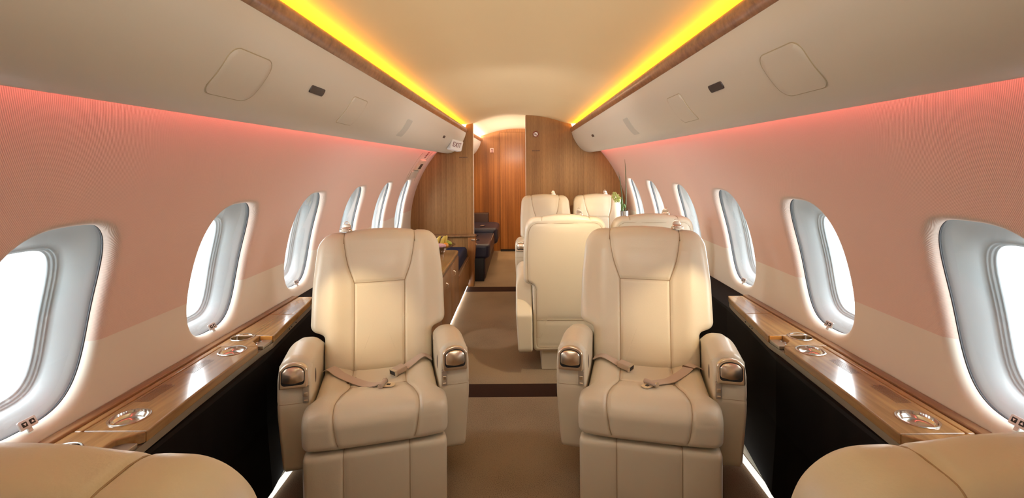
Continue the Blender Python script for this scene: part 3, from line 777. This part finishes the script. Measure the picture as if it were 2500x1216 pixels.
def ribbon(pts, w, nvec=(0, 0, 1), th=.0022, roll=None):
    """flat webbing along pts"""
    P = smoothcurve(pts, 40); mb = MB(); V = []; F = []
    for i, p in enumerate(P):
        t = (P[min(i+1, 39)]-P[max(i-1, 0)]).normalized(); n = Vector(nvec)
        if roll: n = Vector(roll[0]).lerp(Vector(roll[1]), i/39)
        sd = t.cross(n).normalized(); up = sd.cross(t).normalized()
        for a, b in ((-w/2, -th/2), (w/2, -th/2), (w/2, th/2), (-w/2, th/2)): V.append(p+sd*a+up*b)
    for i in range(39):
        for k in range(4): F.append((i*4+k, i*4+(k+1) % 4, (i+1)*4+(k+1) % 4, (i+1)*4+k))
    F += [(3, 2, 1, 0), (156, 157, 158, 159)]
    return mb.add(V, F)
def seat(label, loc, rz=0, arms=(-1, 1), latch=0, sx=1, group=None, belts=None, arm_parts=True, arm_drop=0):
    R = thing('cabin_seat', label, 'seat', loc, rz, group, sx=sx)
    link('backrest', backrest_mesh(), R); link('seat_cushion', cushion_mesh(), R); link('leg_rest', leg_mesh(), R); link('pedestal', pedestal_mesh(), R)
    for sg in arms:
        A = arm_meshes(sg); a = link('armrest', A['arm'], R, loc=(0, 0, -arm_drop))
        if arm_parts:
            link('bezel', A['bezel'], a); link('recess', A['recess'], a)['label'] = 'dark gap around the metal lid'
            link('lid', A['lid'], a)['label'] = 'domed metal lid'
            link('control_panel', A['panel'], a)
            for b in A['buttons']: link('button', b, a)
            link('recline_button', A['recline'], a)
    if latch:
        link('headrest_latch', latch_mesh(), R, loc=(latch*.155, .395, .993), rot=(0, 0, .35*latch))['label'] = 'small metal latch on top of the backrest'
    if belts: belts(R)
    return R
def cush_z(x, y):
    me = cushion_mesh()
    if 'cb' not in CACHE: CACHE['cb'] = BVHTree.FromPolygons([v.co for v in me.vertices], [p.vertices for p in me.polygons])
    h = CACHE['cb'].ray_cast(Vector((x, y, 2)), Vector((0, 0, -1)))
    return h[0].z if h[0] else .44
def lay(pts, lift=.004): return [(x, y, cush_z(x, y)+lift+dz) for x, y, dz in pts]
def buckle_socket(R, p, ang):
    mb = MB().prism(rpoly([(-.030, -.021), (.026, -.021), (.026, .021), (-.030, .021)], .006), 2, -.010, .012)
    b = mb.mesh('buckle', M['belt_plastic'], bevel=.004)
    o = link('buckle', b, R, loc=p, rot=(0, .12, ang))
    f = MB().box(.024, .0275, -.017, .017, -.006, .009)
    f.box(.022, .030, -.0205, .0205, .009, .013, 1).box(.022, .030, -.0205, .0205, -.0125, -.008, 1).box(.022, .030, -.0215, -.0175, -.010, .010, 1).box(.022, .030, .0175, .0215, -.010, .010, 1)
    link('buckle_mouth', f.mesh('buckle_mouth', [M['black'], M['steel']], smooth=False), o)
def buckle_tongue(R, p, ang):
    a = link('tongue', MB().tube([(0, -.027, .006), (0, .027, .006)], .0095, 16).tube([(-.004, -.029, .006), (-.004, .029, .006)], .0065, 12).mesh('tongue', M['belt_plastic']), R, loc=p, rot=(0, 0, ang))
    t = MB().prism(rpoly([(.004, -.020), (.040, -.015), (.046, -.008), (.046, .008), (.040, .015), (.004, .020)], .003), 2, .001, .004)
    t.box(.016, .030, -.006, .006, .0038, .0046, 1)
    link('tongue_plate', t.mesh('tongue_plate', [M['metal'], M['black']], bevel=0), a)
    link('end_ring', MB().tube([(0, .024, .006), (0, .0295, .006)], .0115, 16).mesh('end_ring', M['steel']), a)
def belts_left(R):
    b = ribbon(lay([(-.222, .118, .020), (-.19, .09, .012), (-.150, .045, .006), (-.085, -.005, .004), (-.04, -.055, .004), (.004, -.098, .005)]), .042).obj('seat_belt', M['belt'], R)
    MB().box(-.024, .024, -.003, .003, -.002, .005).obj('strap_keeper', M['ink'], b, loc=(-.105, .012, cush_z(-.105, .012)+.010), rot=(0, 0, .9))
    buckle_tongue(b, (.018, -.110, cush_z(.018, -.11)+.006), -.35)
    b = ribbon(lay([(.220, .128, .018), (.185, .125, .016), (.140, .105, .010), (.105, .075, .012)]), .040).obj('seat_belt', M['belt'], R)
    buckle_socket(b, (.078, .052, cush_z(.08, .05)+.016), pi+.62)
def belts_right(R):
    b = ribbon(lay([(-.222, .125, .022), (-.185, .118, .012), (-.14, .105, .010), (-.112, .092, .012)]), .040).obj('seat_belt', M['belt'], R)
    buckle_socket(b, (-.086, .078, cush_z(-.086, .078)+.016), -.45)
    b = ribbon(lay([(.222, .115, .018), (.185, .090, .010), (.145, .045, .004), (.09, -.02, .004), (.045, -.075, .005), (.022, -.105, .006)]), .042).obj('seat_belt', M['belt'], R)
    MB().box(-.024, .024, -.003, .003, -.002, .005).obj('strap_keeper', M['ink'], b, loc=(.168, .075, cush_z(.168, .075)+.010), rot=(0, 0, -.5))
    buckle_tongue(b, (.012, -.118, cush_z(.012, -.118)+.006), pi+.95)

seat('cream leather seat facing the camera left of the aisle, buckled belt lying across its cushion', (-.566, 1.955, 0), .26, latch=-1, belts=belts_left)
seat('cream leather seat facing the camera right of the aisle, in front of the double seats', (.518, 1.955, 0), -.23, latch=1, belts=belts_right)
seat('cream leather seat turned away in the left foreground, only its top showing', (-.571, .905, 0), pi, latch=0, arm_parts=False, arm_drop=.13)
seat('cream leather seat turned away in the right foreground, only its top showing', (.607, .912, 0), pi, latch=0, arm_parts=False, arm_drop=.13)
seat('cream leather seat seen from behind beside the aisle, its rear panel spotlit', (.284, 3.345, 0), pi, arms=(1,), latch=-.62, sx=.88)
seat('cream leather seat seen from behind next to the right wall, only its upper back showing', (.812, 3.345, 0), pi, arms=(-1,), latch=-.62, sx=.88)
seat('far cream leather seat facing the camera against the partition, beside the aisle', (.266, 4.58, 0), 0, arms=(-1,), latch=.62, sx=.88)
seat('far cream leather seat facing the camera against the partition, behind the flower vase', (.800, 4.58, 0), 0, arms=(1,), latch=.62, sx=.88)

# ------------------------------------------------------------------ left side furniture
cr = thing('credenza', 'low wooden credenza on the left behind the near seat, fruit bowl on top', 'credenza', (0, 0, .022))
def front_y(x0, y0, y1, name, z0, z1, parent, mat='wood_z'):
    return MB().box(x0-.008, x0+.010, y0, y1, z0, z1).obj(name, M[mat], parent, bevel=.002)
MB().box(-1.02, -.548, 2.86, 4.24, .05, .50).obj('carcass', M['wood_cab'], cr)
MB().box(-.98, -.575, 2.86, 4.24, -.022, .05).obj('plinth', M['black'], cr)
tp = rpoly([(-1.10, 2.85), (-.532, 2.85), (-.532, 4.26), (-1.10, 4.26)], [.01, .02, .05, .01])
MB().prism(tp, 2, .505, .530).obj('worktop', M['wood_y'], cr, bevel=.005)
MB().box(-.552, -.540, 2.86, 4.245, .485, .505).obj('recess_strip', M['ink'], cr)
for ya, yb, hy in ((2.87, 3.34, 3.28), (3.345, 3.79, 3.52), (3.795, 4.235, 3.93)):
    d = front_y(-.544, ya, yb, 'door', .055, .485, cr, 'wood_cab')
    MB().tube(smoothcurve([(0, 0, .02), (.012, 0, .012), (.012, 0, -.012), (0, 0, -.02)], 10), .004, 8).obj('handle', M['metal'], d, loc=(-.534, hy, .40))
bn = thing('bench', 'low bench with navy cushion between the credenza and the partition', 'bench')
MB().box(-1.02, -.555, 4.265, 5.16, .05, .30).obj('bench_base', M['wood_cab'], bn)
MB().box(-.98, -.578, 4.265, 5.16, 0, .05).obj('plinth', M['black'], bn)
d = front_y(-.551, 4.275, 5.15, 'door', .055, .29, bn, 'wood_cab')
MB().box(-.58, -.535, 4.265, 5.16, .302, .326).obj('front_rail', M['wood_edge'], bn, bevel=.004)
V, F = shell(rpoly([(-1.08, 4.27), (-.56, 4.27), (-.56, 5.16), (-1.08, 5.16)], .04), .13, .03, 120, 20, 6)
V = np.stack([V[:, 0], V[:, 2], .365-V[:, 1]+.02*np.clip((-.7-V[:, 0])/.2, 0, 1)], 1)
link('cushion', fix_normals(mesh_of('bench_cushion', V, F, M['navy_cloth'])), bn)
cs = thing('console', 'narrow wooden console along the left partition with polished edge', 'console')
MB().box(-1.12, -.475, 5.175, 5.295, .525, .545).obj('console_top', M['wood_edge'], cs, bevel=.006)
MB().box(-1.12, -.555, 5.20, 5.297, .32, .525).obj('apron', M['wood_z'], cs)
MB().box(-.515, -.475, 5.165, 5.175, .488, .508).obj('corner_latch', M['metal'], cs, bevel=.003)
ep = rpoly([(5.17, 0), (5.297, 0), (5.297, .523), (5.17, .523)], .004)
MB().prism([(-.553, 0), (-.492, 0), (-.492, .25), (-.475, .40), (-.475, .523), (-.553, .523)], 1, 5.17, 5.297).obj('end_panel', M['wood_aft'], cs, bevel=.003)
MB().lathe([(.012, 0), (.012, .003), (.007, .008), (.009, .014), (.001, .016)], n=16).obj('knob', M['metal'], cs, loc=(-.475, 5.24, .44), rot=(0, pi/2, 0))

# divan beyond the partition
dv = thing('divan', 'dark navy leather divan along the left wall beyond the doorway', 'divan')
MB().box(-.98, -.40, 5.39, 7.10, .0, .26).obj('divan_base', M['black'], dv, bevel=.004)
MB().box(-.398, -.385, 5.40, 7.08, .03, .25).obj('kick_panel', M['brownbox'], dv, bevel=.002)
V, F = shell(rpoly([(-1.08, 5.37), (-.33, 5.37), (-.33, 6.35), (-1.08, 6.35)], [.05, .07, .05, .05]), .16, .035, 160, 24, 8)
x, y, z = V[:, 0], V[:, 2], .335-V[:, 1]
link('seat_cushion', fix_normals(mesh_of('divan_cushion', np.stack([x, y, z+.008*np.sin((y-5.4)*6)], 1), F, M['navy'])), dv)
V, F = shell(rpoly([(-1.08, 6.36), (-.29, 6.36), (-.29, 7.08), (-1.08, 7.08)], [.05, .07, .12, .05]), .22, .05, 160, 24, 8)
link('end_cushion', fix_normals(mesh_of('divan_end_cushion', np.stack([V[:, 0], V[:, 2], .36-V[:, 1]], 1), F, M['navy'])), dv)
pp = [(-.345, 5.45, .405), (-.338, 5.8, .41), (-.338, 6.2, .41), (-.345, 6.33, .402)]
MB().tube(pp, .004, 6).obj('piping', M['metal_dark'], dv)
for i, (x, y, z) in enumerate(((-.52, 5.62, .425), (-.56, 6.0, .42), (-.50, 6.5, .478))):
    b = MB().box(-.05, .05, -.018, .018, -.004, .004).obj('divan_belt', M['navy_cloth'], dv, loc=(x, y, z), rot=(0, 0, .5+i*.4))
    MB().box(-.020, .020, -.022, .022, 0, .012).box(-.052, -.030, -.02, .02, .002, .010).obj('buckle', M['metal'], b, bevel=.003)
bx = MB().box(-1.0, -.462, 7.12, 7.275, .0, .585).obj('end_cabinet', M['brownbox'], bevel=.01); tag(bx, 'dark brown padded end cabinet against the far aft wall', 'cabinet')

# ------------------------------------------------------------------ fruit bowl and vase
bw = MB().lathe([(.001, 0), (.050, 0), (.052, .004), (.062, .022), (.080, .045), (.135, .068), (.150, .076), (.149, .079), (.132, .072), (.076, .050), (.056, .026), (.045, .008), (.001, .006)], n=64, cap=False).obj('fruit_bowl', glass_mat('bowl_glass', 1.5, (.74, .68, .62), .06), loc=(-.690, 4.08, .552))
tag(bw, 'wide clear glass fruit bowl on the credenza', 'bowl')
def fruit_mat(n, a, b, sc): return simple(n, a, .4, var=b, vscale=sc)
ban = fruit_mat('banana_skin', (.62, .46, .08), .2, 25); pit = fruit_mat('dragonfruit_flesh', (.62, .35, .38), .35, 160); lim = fruit_mat('green_fruit', (.34, .38, .05), .25, 40); org = fruit_mat('orange_skin', (.75, .30, .03), .1, 60); grp = fruit_mat('dark_grape', (.03, .03, .06), .2, 20); yel = fruit_mat('yellow_fruit', (.68, .52, .10), .1, 20)
bx0, by0, bz0 = -.690, 4.08, .552
def banana(dx, dy, lean, lab):
    P = smoothcurve([(0, 0, 0), (.010, 0, .036), (.024, 0, .068), (.044, 0, .092)], 16)
    r = [.005+.0105*math.sin(pi*min(1, .08+i/15*.9)) for i in range(16)]
    o = MB().tube([Vector((p.x*lean, p.y, p.z)) for p in P], r, 10).obj('banana', ban, loc=(bx0+dx, by0+dy, bz0+.058), rot=(0, 0, .3)); tag(o, lab, 'banana', 'bananas in the glass bowl')
banana(-.012, -.015, .9, 'leftmost upright banana in the fruit bowl'); banana(.026, -.01, .95, 'tallest middle banana in the fruit bowl'); banana(.056, .02, .5, 'short right banana in the fruit bowl')
def blob(name, c, r, mat, lab, rot=None, grp_=None):
    o = MB().ellipsoid((0, 0, 0), r, rot, 20).obj(name, mat, loc=(bx0+c[0], by0+c[1], bz0+c[2])); tag(o, lab, 'fruit', grp_); return o
blob('dragon_fruit', (.035, -.055, .077), (.046, .025, .020), pit, 'halved pink speckled fruit at the front of the bowl')
blob('orange', (.072, -.014, .074), (.024, .024, .023), org, 'orange at the right side of the fruit bowl')
blob('pear', (.084, .036, .088), (.036, .021, .019), lim, 'green fruit lying at the right rear of the bowl', Matrix.Rotation(.35, 3, 'Y'))
blob('mango', (-.055, .03, .092), (.026, .024, .022), yel, 'yellow fruit at the left of the bowl')
for i, (a, b, c) in enumerate(((-.035, -.06, .068), (-.055, -.045, .070), (-.045, -.068, .075), (-.02, -.072, .062))):
    blob('grape', (a, b, c), (.012, .012, .012), grp, 'dark grape in the cluster at the front left of the bowl', None, 'grapes in the glass bowl')

tb = thing('club_table', 'wooden fold-out table between the facing double seats, under the vase', 'table')
MB().prism(rpoly([(.55, 3.84), (1.155, 3.84), (1.155, 4.30), (.55, 4.30)], .03), 2, .60, .625).obj('tabletop', M['wood_y'], tb, bevel=.005)
MB().box(.98, 1.08, 3.98, 4.16, 0, .60).obj('leg', M['dado'], tb, bevel=.004)
VX, VY, VZ = .896, 4.12, .625
vs = MB().lathe([(.001, 0), (.030, 0), (.030, .006), (.027, .02), (.0275, .10), (.034, .275), (.032, .276), (.0255, .10), (.024, .02), (.001, .014)], n=40, cap=False).obj('vase', simple('silvered_glass', (.62, .62, .64), .12, .75), loc=(VX, VY, VZ)); tag(vs, 'slim silvery glass vase on the table between the double seats', 'vase')
gm = simple('stem_green', (.13, .22, .06), .5); gd = simple('blade_green', (.10, .12, .05), .5); fg = simple('bloom_green', (.62, .68, .26), .6, var=.3, vscale=60)
fl_ = thing('flower', 'pale green flower head on a stem leaning left out of the vase', 'flower', (VX, VY, VZ+.05))
stem = MB().tube(smoothcurve([(0, 0, .0), (-.004, 0, .20), (-.03, -.01, .285), (-.062, -.02, .335)], 20), .003, 8).obj('stem', gm, fl_)
pt = MB(); rr = random.Random(5)
for i in range(170):
    a = rr.random()*2*pi; e = math.acos(1-2*rr.random()); d = Vector((math.sin(e)*math.cos(a), math.sin(e)*math.sin(a), math.cos(e)))
    q_ = Matrix.Rotation(-.6, 3, 'Y')
    p = Vector((-.075, -.025, .338))+q_ @ Vector((d.x*.034, d.y*.030, d.z*.052))*(.45+.55*rr.random())
    q = (q_ @ d).to_track_quat('Z', 'Y').to_matrix(); pt.ellipsoid(p, (.0048, .003, .0095), q, 6)
pt.obj('petals', fg, fl_)
lf = MB()
for dx, dz, sc_ in ((-.012, .255, 1), (.006, .262, .9), (-.004, .27, 1.1)): lf.ellipsoid((dx, -.005, dz), (.011*sc_, .009, .016*sc_), None, 10)
lf.obj('leaf', gm, fl_)
for i, (pts, lab) in enumerate((([(0, 0, .02), (.006, 0, .25), (.014, .0, .45), (.010, 0, .62), (.004, 0, .715)], 'tall thin grass blade standing upright in the vase'),
                                 ([(-.004, 0, .02), (-.010, 0, .24), (-.020, 0, .38), (-.036, 0, .52), (-.050, 0, .61)], 'thin grass blade leaning left in the vase'))):
    P = smoothcurve(pts, 30); r = [.0055*(1-(j/29)**2.2)+.0008 for j in range(30)]
    o = MB().tube(P, r, 8).obj('grass_blade', gd, loc=(VX+.004, VY, VZ)); tag(o, lab, 'grass blade', 'grass blades in the vase')
P = smoothcurve([(-.004, .0, .02), (-.014, 0, .25), (-.018, 0, .33), (-.024, 0, .395)], 20)
o = MB().tube(P, [.012*math.sin(pi*(.15+.8*j/19))+.001 for j in range(20)], 8).obj('broad_leaf', gm, loc=(VX, VY, VZ)); tag(o, 'short broad green leaf in the vase', 'leaf')

# ------------------------------------------------------------------ signs
ex = thing('exit_sign', 'white box sign reading EXIT on the left bin end', 'sign', (-.606, 4.60, 1.488), 0)
MB().prism(rpoly([(-.058, -.050), (.058, -.050), (.058, .050), (-.058, .050)], .013), 1, -.055, .06).obj('housing', M['white'], ex, bevel=.006, rot=(0, .24, .42))
tx = link('lettering', text_mesh('EXIT', .052), ex); tx.data.materials.clear(); tx.data.materials.append(M['maroon'])
tx.matrix_local = Matrix.Rotation(.42, 4, 'Z') @ Matrix.Rotation(.24, 4, 'Y') @ Matrix.Translation((.002, -.0562, 0)) @ Matrix.Rotation(pi/2, 4, 'X') @ Matrix.Diagonal((.78, 1.25, 1, 1))
ns = thing('no_smoking_sign', 'round no smoking sign high on the right partition', 'sign', (.185, YB-.001, 1.632))
MB().lathe([(.029, 0), (.029, .002)], n=40).obj('disc', M['white'], ns, rot=(pi/2, 0, 0))
ringp = [(.0285*math.cos(a), -.003, .0285*math.sin(a)) for a in np.linspace(0, 2*pi, 49)[:-1]]
MB().tube(ringp, .0036, 8, closed=True).tube([(-.019, -.003, .019), (.019, -.003, -.019)], .0026, 8).obj('prohibition_ring', M['signred'], ns)
MB().box(-.017, .012, -.0035, -.002, -.0085, -.0035).obj('cigarette', M['ink'], ns)
pc = thing('placard', 'small pink placard with dark symbol on the far aft wall', 'sign', (-.415, YE-.001, 1.52))
MB().box(-.028, .028, -.003, .003, -.032, .032).obj('plate', simple('pink_plate', (.75, .50, .46), .5), pc, bevel=.001)
MB().box(-.010, .018, -.0045, -.003, .006, .016).box(.0, .010, -.0045, -.003, -.050, .012).obj('symbol', M['maroon'], pc, smooth=False)
for x, z, w, lab in ((-.61, 1.384, .09, 'left partition under the exit sign'), (.188, 1.452, .085, 'right partition under the no smoking sign')):
    t = MB(); rr = random.Random(2); q = -w/2
    while q < w/2:
        ww = .004+rr.random()*.008; t.box(x+q, x+min(q+ww, w/2), YB-.0012, YB, z-.005, z+.005); q += ww+.002
    o = t.obj('printed_line', M['ink'], smooth=False); tag(o, 'short line of small dark print on the '+lab, 'print')

# exit hatch handle above the far left window
eh = thing('hatch_handle', 'recessed emergency handle housing above the far left window', 'handle')
hb = MB()
def wbox(mb, s, ya, yb, ta, tb, r0, r1, mi=0):
    V = [WP(s, y, t, r) for y in (ya, yb) for t in np.linspace(ta, tb, 6) for r in (r0, r1)]; n = 12; F = []
    for j in range(5):
        a = j*2; F += [(a, a+1, a+3, a+2), (n+a, n+a+2, n+a+3, n+a+1), (a, a+2, n+a+2, n+a), (a+1, n+a+1, n+a+3, a+3)]
    F += [(0, n, n+1, 1), (10, 11, n+11, n+10)]
    return mb.add(V, F, mi)
h1 = wbox(MB(), -1, 4.72, 4.95, .535, .635, RW-.020, RW+.004).obj('housing', M['trimleather'], eh, bevel=.004)
wbox(MB(), -1, 4.79, 4.90, .55, .60, RW-.0225, RW-.018).obj('slot', M['lens'], h1)
wbox(MB(), -1, 4.66, 4.94, .455, .525, RW-.012, RW+.004).obj('lower_cover', M['grille'], eh, bevel=.003)
MB().tube([WP(-1, 4.60, t, RW-.001) for t in np.linspace(.42, .70, 20)], .002, 6).obj('hatch_seam', M['groove'], eh)
MB().tube([WP(-1, 5.02, t, RW-.001) for t in np.linspace(.42, .72, 20)], .002, 6).obj('hatch_seam', M['groove'], eh)
pr = MB()
for q in range(4): wbox(pr, -1, 4.84, 4.90, .655+q*.017, .662+q*.017, RW-.003, RW)
pr.obj('printed_notice', M['signred'], eh, smooth=False)

# floor light strips
for name, x0, x1, y0, y1, lab in (('floor_light', -.985, -.968, 1.55, 2.5, 'white floor light strip at the foot of the left dark panel'), ('floor_light', .968, .985, 1.55, 2.5, 'white floor light strip at the foot of the right dark panel'), ('floor_light', -.572, -.560, 2.9, 5.15, 'white floor light strip at the foot of the credenza')):
    o = MB().box(x0, x1, y0, y1, .0, .018).obj(name, M['led'] if abs(x0) > .7 else M['led2'], smooth=False); tag(o, lab, 'light strip')

# ------------------------------------------------------------------ lights
def area(name, loc, direction, sx, sy, power, c, spread=pi, up=None):
    l = bpy.data.lights.new(name, 'AREA'); l.shape = 'RECTANGLE'; l.size = sx; l.size_y = sy; l.energy = power; l.color = c; l.spread = spread
    o = bpy.data.objects.new(name, l); COL.objects.link(o); o.location = loc
    d = Vector(direction).normalized()
    # long axis (size_y) along world Y where possible
    z = -d; yv = Vector((0, 1, 0)) if abs(d.y) < .9 else Vector((0, 0, 1)); xv = yv.cross(z).normalized(); yv = z.cross(xv)
    m = Matrix((xv, yv, z)).transposed().to_4x4(); m.translation = Vector(loc); o.matrix_world = m; return o
def spot(name, loc, target, power, c, size, blend=.5, r=.02):
    l = bpy.data.lights.new(name, 'SPOT'); l.energy = power; l.color = c; l.spot_size = size; l.spot_blend = blend; l.shadow_soft_size = r
    o = bpy.data.objects.new(name, l); COL.objects.link(o); o.location = loc
    o.rotation_euler = (Vector(target)-Vector(loc)).to_track_quat('-Z', 'Y').to_euler(); return o
for s in (-1, 1):
    base = 1.165 if s > 0 else 1.195
    for k in range(-2, 6):
        c = base+k*PITCH; R = RW+.19; t = THC-.024
        area('window_daylight', WP(s, c, t, R), (-s*math.cos(t), 0, -math.sin(t)), .50, .46, (.8, 1.0, 6.0, 7.0, 9.0, 11.0, 14.0, 15.0)[k+2], (.95, .98, 1.0))
    # yellow cove and pink valance wash
    area('cove_light', (s*.632, (.95+YB)/2, 1.694), (-s*.62, 0, .78), .03, YB-1.0, 11, (1, .40, .0))
    area('valance_light', (s*.838, (Y0+YB)/2, 1.470), (s*.70, 0, -.71), .014, YB-Y0-.1, 5.3, (1, .15, .13), spread=1.75)
area('cove_light', (-.640, 6.3, 1.70), (.80, 0, .60), .02, 1.9, 30, (1, .82, .74), spread=2.6)
area('cove_light', (.640, 6.3, 1.70), (-.80, 0, .60), .02, 1.9, 30, (1, .82, .74), spread=2.6)
# added fill lamps without fixtures, brightening the seats ahead and the ceiling
area('added_fill', (0, .80, 1.745), (0, 1, -.5), .8, .10, 1.5, (1, .95, .88), spread=1.4)
area('added_fill', (0, -.40, 1.55), (0, .965, .26), .8, .2, 5.6, (1, .92, .80), spread=1.0)
# reading lights, mixed with added fill spots
WARM = (1, .77, .46)
for s in (-1, 1):
    spot('reading_or_fill_spot', (s*1.03, 1.50, 1.225), (s*.71, 2.13, .66), 25, WARM, math.radians(27), .85, .012)
for s in (-1, 1):
    spot('reading_or_fill_spot', (s*.60, 2.5, 1.55), (-s*1.15, 3.7, .95), 20, (1, .93, .9), math.radians(104), 1.0, .05)  # added wide fill spots, put in to brighten the far side walls
spot('reading_or_fill_spot', (.66, 2.35, 1.47), (.32, 2.9, .72), 36, WARM, math.radians(42), .9)
spot('reading_or_fill_spot', (.70, 4.0, 1.415), (.60, 5.25, .98), 24, WARM, math.radians(52), .9)
spot('reading_or_fill_spot', (-.15, 6.3, 1.76), (-.2, 7.3, .55), 60, (1, .62, .30), math.radians(75), .7)
spot('reading_or_fill_spot', (-.66, 3.45, 1.45), (-.22, 3.62, 0), 14, (1, .92, .85), math.radians(17), .25)  # added narrow spot imitating a patch of sun on the aisle carpet
spot('reading_or_fill_spot', (-.3, 4.9, 1.76), (-.25, 5.9, .0), 10, (1, .8, .6), math.radians(70), .8)
w = bpy.data.worlds.new('world'); SC.world = w; w.use_nodes = True
bg = w.node_tree.nodes['Background']; bg.inputs[0].default_value = (.95, .98, 1, 1); bg.inputs[1].default_value = 2.0
